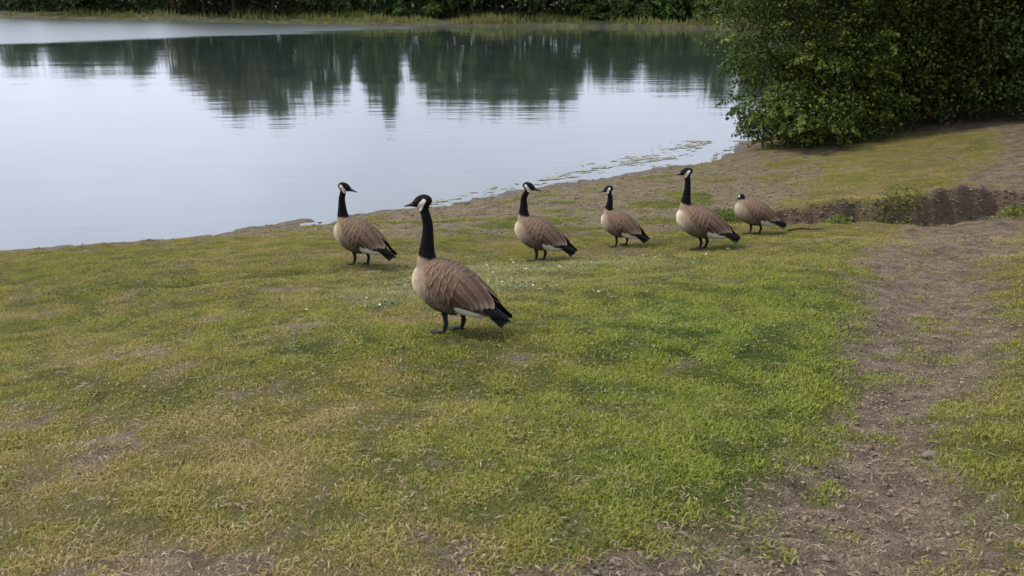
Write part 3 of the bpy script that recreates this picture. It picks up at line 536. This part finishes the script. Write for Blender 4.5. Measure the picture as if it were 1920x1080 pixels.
def wing_feathers(side, r):
    out = []
    def add(*a, **k): V, F, C = [], [], []; feather(V, F, C, *a, **k); out.append((V, F, C))
    j = lambda s: (r.random() - .5) * s
    EDGE = np.array((.190, .138, .092)); B1 = np.array((.072, .046, .029))
    # flight feathers first (deepest), then tertials, coverts and shoulder: each row lies on the row behind it
    for k in range(5): add(_WD, -.17 - .010 * k + j(.006), R(9 + 10 * k), R(4), .215 - .008 * k, .036, .002 + .0015 * k, .004, np.array((.017, .014, .012)), np.array((.040, .032, .026)), side, .86, dark_tip=np.array((.009, .008, .009)))
    for k in range(4): add(_WD, .010 - .036 * k + j(.006), R(9 + 9 * k), R(15 - 2 * k), .165, .062, .005 + .0015 * k, .005, B1 * (.80 + .06 * k), EDGE * .70, side, .86, sidee=.9)
    for k in range(5): add(_WD, -.005 - .024 * k, R(30 + 13 * k), R(19 - 2.5 * k), .215, .060, .010 + .0024 * k, .006, B1 * (1.15 if k % 2 else .82), EDGE * 1.05, side, .55, sidee=1.0)
    rows = [(.012, 4, 8, 70, .098, .076), (.044, 4, 14, 76, .092, .074), (.074, 5, 26, 80, .085, .068), (.102, 5, 38, 84, .078, .062), (.126, 5, 48, 86, .070, .056), (.148, 4, 56, 88, .064, .052)]
    for ri, (x0, n, a0, a1, L, wd) in enumerate(rows):
        for k in range(n):
            f = k / (n - 1); th = R(a0 + (a1 - a0) * f); lightness = 1.05 + .40 * (ri / 5) - .1 * f
            add(_WD, x0 - .028 * f + j(.010), th + j(.06), R(33 - 16 * f) + j(.10), L * (1 + j(.16)), wd * (1.1 + j(.12)), .008 + .0008 * ri, .0100, B1 * lightness * (1 + j(.30)), EDGE * (1 + .25 * ri / 5) * (.75 + .4 * r.random()), side, .80)
    return out
def mantle_feathers(r):
    V, F, C = [], [], []
    for i, x0 in enumerate((-.13, -.10, -.07, -.04, -.01, .02, .05, .08, .105, .125)):
        for k in (-1, 0, 1):
            feather(V, F, C, _WD, x0 + (r.random() - .5) * .01, R(90) + k * R(19), R(0), .105 if i < 4 else .085, .075, .0145 + .0004 * i - .004 * abs(k), .007, np.array((.070, .045, .030)) * (1 + .04 * i) * (.85 + .3 * r.random()), np.array((.15, .112, .082)), 1, .82, cap=2.4)
    return V, F, C
def flank_feathers(side, r):
    V, F, C = [], [], []
    for ri in range(9):
        x0 = -.035 + .022 * ri
        for k in range(7):
            th = R(26 - 2.6 * (8 - ri) - 14 * k); f = ri / 8
            if (k >= 5 and ri < 3): continue
            base = DARKB * 1.35 * (1 - f) ** 2.6 + TAN * .82 * (1 - (1 - f) ** 2.6); base = base * (1 - max(0, f - .75) * 1.2) + CREAM * .6 * max(0, f - .75) * 1.2; edge = base * (2.1 - .5 * f) + np.array((.035, .028, .020))
            feather(V, F, C, _BD, x0 + (r.random() - .5) * .008, th + (r.random() - .5) * .08, R(30), .052, .042, .002 + .0006 * ri, .0060, base * (.90 + .2 * r.random()), edge, side, .78, camber=.0015)
    return V, F, C
def tail_feathers(r):
    out = []
    for k in range(9):
        a = (k - 4) / 4; V, F, C = [], [], []; an = a * R(12)
        for q in (0, .25, .5, .7, .85, .94, 1):
            prof = 1 if q < .8 else math.sqrt(max(0, 1 - ((q - .8) / .2) ** 2)) * .9 + .1
            for s in (-1, -.5, 0, .5, 1):
                L = .146 - .012 * abs(a); lx = q * L; b = s * .019 * prof
                x = -.235 - lx * math.cos(an); y = a * .030 + lx * math.sin(an) + b
                z = .190 - lx * .40 - .018 * a * a - .004 * abs(s) + .0015 * (4 - abs(k - 4)) - .02 * q * q
                V.append((x, y, z)); C.append(np.array((.0075, .007, .0075)) * (1 + .8 * (abs(s) > .8)))
        for i in range(6):
            for jj in range(4): aa = i * 5 + jj; F.append((aa, aa + 5, aa + 6, aa + 1))
        out.append((V, F, C))
    return out
def build_mesh(name, V, F, C): me = mesh(name, V, F, True); cattr(me, 'Col', np.array(C)); return me
def goose(loc, heading, scale, neck, head_yaw, head_pitch, label, feet=((.035, .055), (-.045, -.055)), detail=False, seed=0, head_roll=0, breast=1.0):
    """loc on the ground; heading = direction the bird faces, angle from +X; neck = rows x,y,z,radius up to the head's pivot"""
    r = np.random.default_rng(100 + seed)
    root = obj('canada_goose', None, label=label, cat='goose', group='geese standing on the lake bank')
    gz = H1(*loc); root.location = (loc[0], loc[1], gz); root.rotation_euler = (0, 0, heading); root.scale = (scale,) * 3
    # body, neck and head are one skin
    V, F = [], []
    loft(V, F, [(x, 0, z, a, b) for x, z, a, b in BODY], 32, 48)
    loft(V, F, [(x, y, z, q, q) for x, y, z, q in neck], 24, 44)
    Hm = Matrix.Translation(Vector(neck[-1][:3])) @ Matrix.Rotation(head_yaw, 4, 'Z') @ Matrix.Rotation(head_pitch, 4, 'Y') @ Matrix.Rotation(head_roll, 4, 'X') @ Matrix.Scale(.95, 4)
    hv, hf = [], []
    loft(hv, hf, [(-.044, 0, -.004, .012, .012), (-.035, 0, .001, .030, .033), (-.012, 0, .006, .0370, .0450), (.016, 0, .006, .0370, .0445), (.042, 0, -.001, .0320, .0370), (.062, 0, -.008, .0240, .0270), (.078, 0, -.013, .0180, .0190), (.084, 0, -.014, .010, .010)], 24, 30)
    b0 = len(V); V += [tuple(Hm @ Vector(v)) for v in hv]; F += [tuple(b0 + i for i in f) for f in hf]
    tmp = bpy.data.objects.new('tmp', mesh('tmp', V, F)); col.objects.link(tmp)
    md = tmp.modifiers.new('r', 'REMESH'); md.mode = 'VOXEL'; md.voxel_size = .0055 if detail else .0065
    md = tmp.modifiers.new('s', 'SMOOTH'); md.iterations = 7; md.factor = .5
    dg = bpy.context.evaluated_depsgraph_get(); me = bpy.data.meshes.new_from_object(tmp.evaluated_get(dg)); bpy.data.objects.remove(tmp)
    me.name = 'goose_body'; nv = len(me.vertices); co = np.empty(nv * 3, np.float32); me.vertices.foreach_get('co', co); co = co.reshape(-1, 3).astype(float)
    x, y, z = co.T
    # distance along the neck and head, for the black stocking
    NK = catmull(neck, 80); d2 = ((co[:, None, :] - NK[None, :, :3]) ** 2).sum(-1); ni = d2.argmin(1); nd = np.sqrt(d2.min(1)); rad = NK[ni, 3]
    arc = np.r_[0, np.cumsum(np.linalg.norm(np.diff(NK[:, :3], axis=0), axis=1))]; bl = arc[np.argmax(NK[:, 3] < .056)]
    Hi = np.array(Hm.inverted()); hl = co @ Hi[:3, :3].T + Hi[:3, 3]; inhead = (np.linalg.norm((hl - (.02, 0, 0)) / (.085, .05, .055), axis=1) < 1)
    front = (x - NK[ni, 0]) / .06; nz0 = fbm(x * 60 + y * 50, z * 30, 2, seed + 3) - .5
    black = np.maximum(sst(-.009, .009, arc[ni] - bl - .014 * front + nz0 * .02) * (nd < rad * 1.5 + .03), inhead * 1.0)
    C = np.zeros((nv, 3))
    up = sst(.30, .44, z - .10 * (x - .1)); rear = sst(.17, .0, x)
    nz = fbm(x * 40 + y * 13, z * 40, 3, seed) - .5
    C[:] = CREAM * breast; k = sst(.240, .14, x - (z - .33) * .40 + nz * .06)[:, None]; C = C * (1 - k) + TAN * k
    k = (sst(.07, -.02, x - (.0)) * .75)[:, None]; C = C * (1 - k) + DARKB * 1.2 * k
    k = sst(.30, .36, z) * sst(.16, .09, x); k = k[:, None]; C = C * (1 - k) + BROWN * 1.25 * k
    k = (sst(-.010, -.028, x + (z - .17) * .30 + nz * .012) * sst(.225, .205, z + np.maximum(0, -.17 - x) * .6))[:, None]; C = C * (1 - k) + WHITE * k
    k = (sst(-.17, -.21, x) * sst(.165, .185, z))[:, None]; C = C * (1 - k) + BLACK * k
    C = C * (1 - black[:, None]) + BLACK * black[:, None]
    # white chinstrap: from the throat up behind the eye on both cheeks
    ax_, az_, bx_, bz_ = .028, -.036, -.014, .016
    tt = np.clip(((hl[:, 0] - ax_) * (bx_ - ax_) + (hl[:, 2] - az_) * (bz_ - az_)) / ((bx_ - ax_) ** 2 + (bz_ - az_) ** 2), 0, 1)
    ds_ = np.hypot(hl[:, 0] - ax_ - tt * (bx_ - ax_), hl[:, 2] - az_ - tt * (bz_ - az_)); sr = .0185 - .0055 * tt
    k = (sst(sr + .002, sr - .002, ds_) * inhead * sst(.006, .012, np.abs(hl[:, 1]) + np.maximum(0, -hl[:, 2] - .005)))[:, None]
    C = C * (1 - k) + np.array((.50, .45, .35)) * k
    cattr(me, 'Col', C); me.polygons.foreach_set('use_smooth', [True] * len(me.polygons)); me.materials.clear()
    body = obj('body', me, M_plume, root)
    for s in (1, -1): V, F, C = flank_feathers(s, r); obj('flank_feathers', build_mesh('flank_feathers', V, F, C), M_plume, body)
    V, F, C = mantle_feathers(r); obj('mantle_feathers', build_mesh('mantle_feathers', V, F, C), M_plume, body)
    # beak
    bv, bf = [], []
    loft(bv, bf, [(.066, 0, -.011, .0190, .0205), (.084, 0, -.0145, .0165, .0165), (.102, 0, -.0195, .0130, .0110), (.124, 0, -.0250, .0110, .0070), (.142, 0, -.0290, .0080, .0044), (.149, 0, -.0305, .002, .0016)], 16, 22)
    obj('beak', mesh('beak', [tuple(Hm @ Vector(v)) for v in bv], bf, True), M_beak, root)
    for s in (1, -1):
        ev, ef = [], []; loft(ev, ef, [(.043 + .0055 * math.cos(a) * -1, s * .0300, .0110, .0055 * math.sin(a), .0055 * math.sin(a)) for a in np.linspace(.15, 3.0, 7)], 10, 9)
        obj('eye', mesh('eye', [tuple(Hm @ Vector(v)) for v in ev], ef, True), M_eye, root)
    # wings and tail
    for s in (1, -1):
        fs = wing_feathers(s, np.random.default_rng(7 + seed * (1 if detail else 0)))
        if detail:
            # under-shell of the wing so that no gap shows between feathers
            sv, sf, sc_ = [], [], []; xs = np.linspace(.085, -.30, 16); ths = np.linspace(-.45, 1.35, 10)
            for xx in xs:
                for th in ths: p = surf(_WD, xx, th * (1 if xx < .03 else .7) + (0 if xx < .03 else .40), .002); sv.append((p[0], p[1] * s, p[2])); sc_.append(BROWN * .8)
            for i in range(15):
                for jj in range(9): a = i * 10 + jj; f = (a, a + 1, a + 11, a + 10); sf.append(f if s > 0 else f[::-1])
            wing = obj('wing', build_mesh('wing', sv, sf, sc_), M_plume, root)
            for V, F, C in fs: obj('feather', build_mesh('feather', V, F, C), M_plume, wing)
        else:
            V, F, C = [], [], []
            for a, b, c in fs: n0 = len(V); V += a; F += [tuple(i + n0 for i in q) for q in b]; C += c
            obj('wing', build_mesh('wing', V, F, C), M_plume, root)
    ts = tail_feathers(r); V, F, C = [], [], []
    for a, b, c in ts: n0 = len(V); V += a; F += [tuple(i + n0 for i in q) for q in b]; C += c
    if detail:
        t0 = ts[4]; tail = obj('tail', build_mesh('tail', *t0), M_plume, root)
        for i, tf in enumerate(ts):
            if i != 4: obj('feather', build_mesh('feather', *tf), M_plume, tail)
    else: obj('tail', build_mesh('tail', V, F, C), M_plume, root)
    # legs with webbed feet, each let down to the ground under it
    for fx, fy in feet:
        ca, sa = math.cos(heading), math.sin(heading); gx_, gy_ = loc[0] + scale * (fx * ca - fy * sa), loc[1] + scale * (fx * sa + fy * ca)
        fz = (H1(gx_, gy_) - gz) / scale + .012
        V, F = [], []; tx = fx * .85 - .006; ty = fy * .95
        loft(V, F, [(tx, ty, .200, .036, .042), (tx, ty, .160, .027, .031), (tx + .002, ty, .136, .0185, .0205), (fx - .016, fy, fz + .080, .0130, .0145), (fx - .018, fy, fz + .066, .0150, .0168), (fx - .014, fy, fz + .046, .0118, .0130), (fx - .006, fy, fz + .020, .0112, .0125), (fx, fy, fz + .006, .0150, .013), (fx + .004, fy, fz + .001, .008, .005)], 14, 34)
        leg = obj('leg', mesh('leg', V, F, True), M_leg, root)
        V, F = [], []; toes = ((R(24), .088), (0, .100), (R(-24), .086)); rows = 7
        for t in range(rows):
            q = t / (rows - 1)
            for ti in range(5):
                if ti % 2 == 0: a, L = toes[ti // 2]; lz = .0085 - .0055 * q
                else: a = (toes[ti // 2][0] + toes[ti // 2 + 1][0]) / 2; L = .078; lz = .0050 - .0040 * q
                px, py = fx - .004 + q * L * math.cos(a), fy + q * L * math.sin(a)
                V.append((px, py, fz + lz)); 
        n1 = len(V); V += [(a, b, c - .007) for a, b, c in V[:n1]]
        for t in range(rows - 1):
            for ti in range(4): a = t * 5 + ti; F.append((a, a + 5, a + 6, a + 1)); F.append((n1 + a, n1 + a + 1, n1 + a + 6, n1 + a + 5))
        for t in range(rows - 1): a = t * 5; F.append((a, n1 + a, n1 + a + 5, a + 5)); a = t * 5 + 4; F.append((a, a + 5, n1 + a + 5, n1 + a))
        for ti in range(4): a = (rows - 1) * 5 + ti; F.append((a, n1 + a, n1 + a + 1, a + 1))
        obj('foot', mesh('foot', V, F, False), M_leg, leg)
        loft_v, loft_f = [], []; loft(loft_v, loft_f, [(fx - .006, fy, fz + .012, .005, .005), (fx - .020, fy, fz + .006, .004, .004), (fx - .028, fy, fz + .003, .002, .002)], 8, 8)
        obj('hind_toe', mesh('hind_toe', loft_v, loft_f, True), M_leg, leg)
    return root
def neck_of(top=(.178, 0, .805), bow=0., base=.0):
    tx, ty, tz = top; z0 = .432; s = (tz - z0) / .335
    return [(.085, 0, .300, .106), (.138, 0, .366, .090), (.160, 0, z0 - .006, .0660), (.166 + bow * .4, ty * .15, z0 + .06 * s, .0480), (.164 + bow, ty * .4, z0 + .135 * s, .0372), (.162 + bow, ty * .7, z0 + .22 * s, .0305), (tx + .002, ty, tz - .045, .0280), (tx, ty, tz, .0275)]
LEFT = math.pi
goose((-.35, 5.50), LEFT - R(24), .955, neck_of((.170, 0, .792), -.010), 0.0, R(2), 'largest goose, nearest the camera, standing alone on the grass in front of the others', ((.030, .055), (-.035, -.055)), True, 1)
goose((-1.48, 9.36), LEFT - R(24), 1.03, neck_of((.150, 0, .735), .006), R(-165), R(6), 'leftmost goose by the water, head turned back over its body to face right', ((.035, .055), (-.045, -.055)), False, 2)
goose((.28, 10.0), LEFT - R(22), 1.04, neck_of((.128, 0, .745), .000), R(-168), R(4), 'goose right behind the nearest one, head turned back, neck leaning rearward', ((.02, .055), (-.03, -.055)), False, 3)
goose((1.18, 10.6), LEFT - R(32), .88, neck_of((.160, 0, .705), -.014), R(8), R(10), 'short-necked goose facing left, fourth from the left', ((.03, .055), (-.06, -.055)), False, 4)
goose((1.97, 10.12), LEFT - R(18), 1.04, neck_of((.158, 0, .775), -.008), R(4), R(2), 'tall upright goose facing left, just in front of the hunched goose', ((.0, .055), (-.045, -.055)), False, 5)
goose((2.79, 11.2), LEFT - R(14), .92, [(.085, 0, .300, .105), (.138, 0, .362, .090), (.165, -.004, .408, .066), (.180, -.012, .434, .050), (.182, -.022, .450, .041), (.174, -.030, .460, .033)], R(-68), R(20), 'rightmost goose, hunched with its neck drawn in, beside the eroded bank', ((.05, .05), (-.07, -.055)), False, 6, breast=.62)
# ------------------------------------------------------------------ small things on the ground
# clods, chips and pebbles on the path, the eroded bank and the beach: too many to count
def scatter(n, x0, x1, y0, y1, seed, accept):
    r = np.random.default_rng(seed); x = x0 + (x1 - x0) * r.random(n); y = y0 + (y1 - y0) * r.random(n); b = masks(x, y, shore_dist(x, y)); k = accept(x, y, b, r); return x[k], y[k]
def clods(name, x, y, s0, s1, flat, seed, mat, label):
    r = np.random.default_rng(seed); n = len(x); z = height(x, y)
    base = np.array([(1, 0, 0), (0, 1, 0), (-1, 0, 0), (0, -1, 0), (0, 0, 1), (0, 0, -.6)], float)
    s = s0 + (s1 - s0) * r.random(n) ** 3; V = base[None] * (.6 + .7 * r.random((n, 6, 1))) * s[:, None, None]; V[:, :, 2] *= flat
    st = .7 + 1.6 * r.random(n) ** 2; V[:, :, 0] *= st[:, None]; a = r.random(n) * 6.283; ca, sa = np.cos(a)[:, None], np.sin(a)[:, None]; vx = V[:, :, 0] * ca - V[:, :, 1] * sa; vy = V[:, :, 0] * sa + V[:, :, 1] * ca
    V = np.stack([vx + x[:, None], vy + y[:, None], V[:, :, 2] + (z + s * flat * .25)[:, None]], -1).reshape(-1, 3)
    f = np.array([(0, 1, 4), (1, 2, 4), (2, 3, 4), (3, 0, 4), (1, 0, 5), (2, 1, 5), (3, 2, 5), (0, 3, 5)]); F = (np.arange(n)[:, None, None] * 6 + f[None]).reshape(-1, 3)
    me = mesh(name, V, F); fattr(me, 'rnd', np.repeat(r.random(n), 6)); obj(name, me, mat, label=label, cat='debris', kind='stuff')
m = NT('clod_soil'); rn = m.attr('rnd'); c = m.mix(rn, (.055, .040, .026), (.150, .113, .077)); c = m.mix(m.rng(rn, .97, 1), c, (.21, .17, .13)); m.pbr(c, .9, None, .1); M_clod = m.m
x, y = scatter(70000, .0, 5.4, 2.3, 10.5, 401, lambda x, y, b, r: (b[0] > .45) & (r.random(len(x)) < np.interp(y, [2.3, 4, 7, 10], [1, .75, .4, .2])))
clods('soil_crumbs', x, y, .002, .015, .5, 402, M_clod, 'loose soil crumbs and chips on the worn path')
x, y = scatter(26000, -6.5, 6.5, 10, 20, 411, lambda x, y, b, r: (b[4] > .4) & (shore_dist(x, y) > .02) & (r.random(len(x)) < .8))
clods('beach_pebbles', x, y, .004, .028, .5, 412, M_clod, 'small stones and mud lumps strewn over the lake beach')
x, y = scatter(30000, 3.0, 6.8, 11.3, 12.8, 421, lambda x, y, b, r: (b[6] > .4) & (r.random(len(x)) < .75))
clods('bank_rubble', x, y, .004, .022, .6, 422, M_clod, 'crumbled soil on the face of the eroded bank')
# straw and dead blades lying on the soil and turf
r = np.random.default_rng(431); n = 26000; x = -3.5 + 8.5 * r.random(n); y = 2.3 + 8 * r.random(n) ** 1.2; k = np.abs(x) < 1.2 + .6 * y; x, y = x[k], y[k]; n = len(x); z = height(x, y) + .006 + .012 * r.random(n)
a = r.random(n) * 6.283; L = .008 + .018 * r.random(n) ** 2; wv = .0010 + .0012 * r.random(n); cv = (r.random(n) - .5) * .8; dx, dy = np.cos(a), np.sin(a)
V = []
for t, wf in ((-1, .4), (0, 1), (1, .3)):
    cx = x + dx * L * t - dy * cv * L * t * t; cy = y + dy * L * t + dx * cv * L * t * t; cz = z + .004 * (1 - t * t)
    V += [np.stack([cx - dy * wv * wf, cy + dx * wv * wf, cz], -1), np.stack([cx + dy * wv * wf, cy - dx * wv * wf, cz], -1)]
V = np.stack(V, 1).reshape(-1, 3); k6 = np.arange(n)[:, None] * 6; F = np.concatenate([k6 + [0, 1, 3, 2], k6 + [2, 3, 5, 4]], 0)
me = mesh('straw', V, F); fattr(me, 'rnd', np.repeat(r.random(n), 6)); m = NT('dry_straw'); m.pbr(m.mix(m.attr('rnd'), (.11, .085, .05), (.26, .21, .14)), .75, None, .1)
obj('straw', me, m.m, label='dead grass stalks lying loose over turf and path', cat='straw', kind='stuff')
# white down and little petals round the nearest goose
r = np.random.default_rng(441); n = 150; x = np.r_[-.2 + r.normal(size=n // 2) * .85, .45 + r.normal(size=n - n // 2) * 1.1]; y = np.r_[8.0 + r.normal(size=n // 2) * .8, 9.3 + r.normal(size=n - n // 2) * .45]; z = height(x, y) + .012 + .014 * r.random(n)
V, F = [], []
for i in range(n):
    L = .005 + .014 * r.random() ** 4; a = r.random() * 6.283; dx, dy = math.cos(a), math.sin(a); v0 = len(V); w_ = .35 + .3 * r.random()
    for t, wf, up in ((-1, .15, .0), (-.4, 1, .25), (.3, .9, .35), (1, .2, .1)):
        V += [(x[i] + dx * L * t - dy * L * wf * w_, y[i] + dy * L * t + dx * L * wf * w_, z[i] + up * L), (x[i] + dx * L * t + dy * L * wf * w_, y[i] + dy * L * t - dx * L * wf * w_, z[i] + up * L * .5)]
    F += [(v0 + k, v0 + k + 1, v0 + k + 3, v0 + k + 2) for k in (0, 2, 4)]
m = NT('white_down'); m.pbr((.36, .35, .31), .8, None, .05); obj('white_down', mesh('white_down', V, F, True), m.m, label='white down feathers scattered on the grass between the geese', cat='feathers', kind='stuff')
# green weed clump on the beach left of the stooping goose, weeds hanging in the eroded bank
def weed_clump(x, y, rx, ry, h, n, seed, label):
    r = np.random.default_rng(seed); px = x + r.normal(size=n) * rx; py = y + r.normal(size=n) * ry; pz = height(px, py) + h * r.random(n) * np.exp(-((px - x) / (rx * 1.6)) ** 2)
    root = obj('weed_clump', None, label=label, cat='plant', loc=(x, y, H1(x, y))); p = np.stack([px, py, pz], -1) - (x, y, H1(x, y))
    obj('leaves', leaf_mesh('leaves', p, np.tile((0, -.4, .8), (n, 1)), .034, seed + 1, .6), M_weedleaf, root, kind='stuff')
    V, F = [], []
    for q in range(9):
        e = p[r.integers(n)]; limb(V, F, [(e[0] * .3, e[1] * .3, -.03), tuple(e * (.6, .6, .7)), tuple(e)], .004, .0015, 5, 6)
    obj('stems', mesh('stems', V, F, True), M_bark, root, kind='stuff')
M_weedleaf = leaf_mat('weed_leaves', (.055, .075, .010), (.085, .105, .016), (.12, .130, .026), .1, .6)
weed_clump(2.68, 12.35, .16, .15, .16, 900, 451, 'bright green weed clump on the beach between the two right-hand geese')
weed_clump(3.95, 11.85, .10, .10, .16, 420, 453, 'green weeds hanging in the left end of the eroded bank')
weed_clump(4.65, 11.86, .22, .10, .16, 700, 455, 'green weeds growing in the middle of the eroded bank')
weed_clump(5.95, 11.5, .16, .10, .12, 420, 457, 'green weeds at the right end of the eroded bank')
# dead twig by the bank and a stone in the path
V, F = [], []; z0 = H1(3.36, 11.1) + .02; limb(V, F, [(3.16, 11.1, z0), (3.28, 11.08, z0 + .025), (3.42, 11.12, z0 + .01), (3.56, 11.09, z0 + .02)], .014, .005, 7, 14)
for a, b in (((3.26, 11.08, z0 + .02), (3.31, 11.0, z0 + .05)), ((3.38, 11.1, z0 + .015), (3.44, 11.18, z0 + .05))): limb(V, F, [a, tuple((np.array(a) + b) / 2 + (0, 0, .008)), b], .007, .003, 6, 6)
obj('twig', mesh('twig', V, F, True), M_bark, label='dark dead twig on the grass below the eroded bank', cat='twig')
bm = bmesh.new(); bmesh.ops.create_icosphere(bm, subdivisions=3, radius=1)
for v in bm.verts: n_ = 1 + .5 * (float(fbm(v.co.x * 1.6 + 3, v.co.y * 1.6 + v.co.z * 1.3, 3, 9)) - .5); v.co = Vector((v.co.x * .050 * n_, v.co.y * .030 * n_, v.co.z * .020 * n_))
me = bpy.data.meshes.new('stone'); bm.to_mesh(me); bm.free(); me.polygons.foreach_set('use_smooth', [True] * len(me.polygons))
m = NT('stone'); oc = m.n('ShaderNodeTexCoord').outputs['Object']; m.pbr(m.mix(m.noise(oc, 40, 4), (.05, .040, .030), (.13, .105, .080)), .85, m.bump(m.noise(oc, 90, 4), .6, .004), .2)
obj('stone', me, m.m, label='half-buried flat brown stone in the worn path at the right', cat='stone', loc=(1.77, 3.82, H1(1.77, 3.82) + .008)).rotation_euler = (.1, .1, .5)
# clover and other broad little leaves mixed into the turf
r = np.random.default_rng(471); n = 42000; x = -4.5 + 8.5 * r.random(n); y = 2.3 + 8.5 * r.random(n) ** 1.1; b = masks(x, y, shore_dist(x, y)); q = fbm(x * 1.7, y * 1.7, 4, 472)
k = (np.abs(x) < 1.2 + .6 * y) & (b[0] < .4) & (r.random(n) < sst(.50, .66, q)); x, y = x[k], y[k]; n = len(x)
me = leaf_mesh('clover', np.stack([x, y, height(x, y) + .006 + .016 * r.random(n)], -1), np.tile((0, 0, 1.6), (n, 1)), .017, 473, .9)
obj('clover', me, leaf_mat('clover_leaves', (.045, .075, .014), (.065, .095, .020), (.105, .125, .045), .15, .5), label='low clover and broad-leaved weeds growing through the turf', cat='clover', kind='stuff')
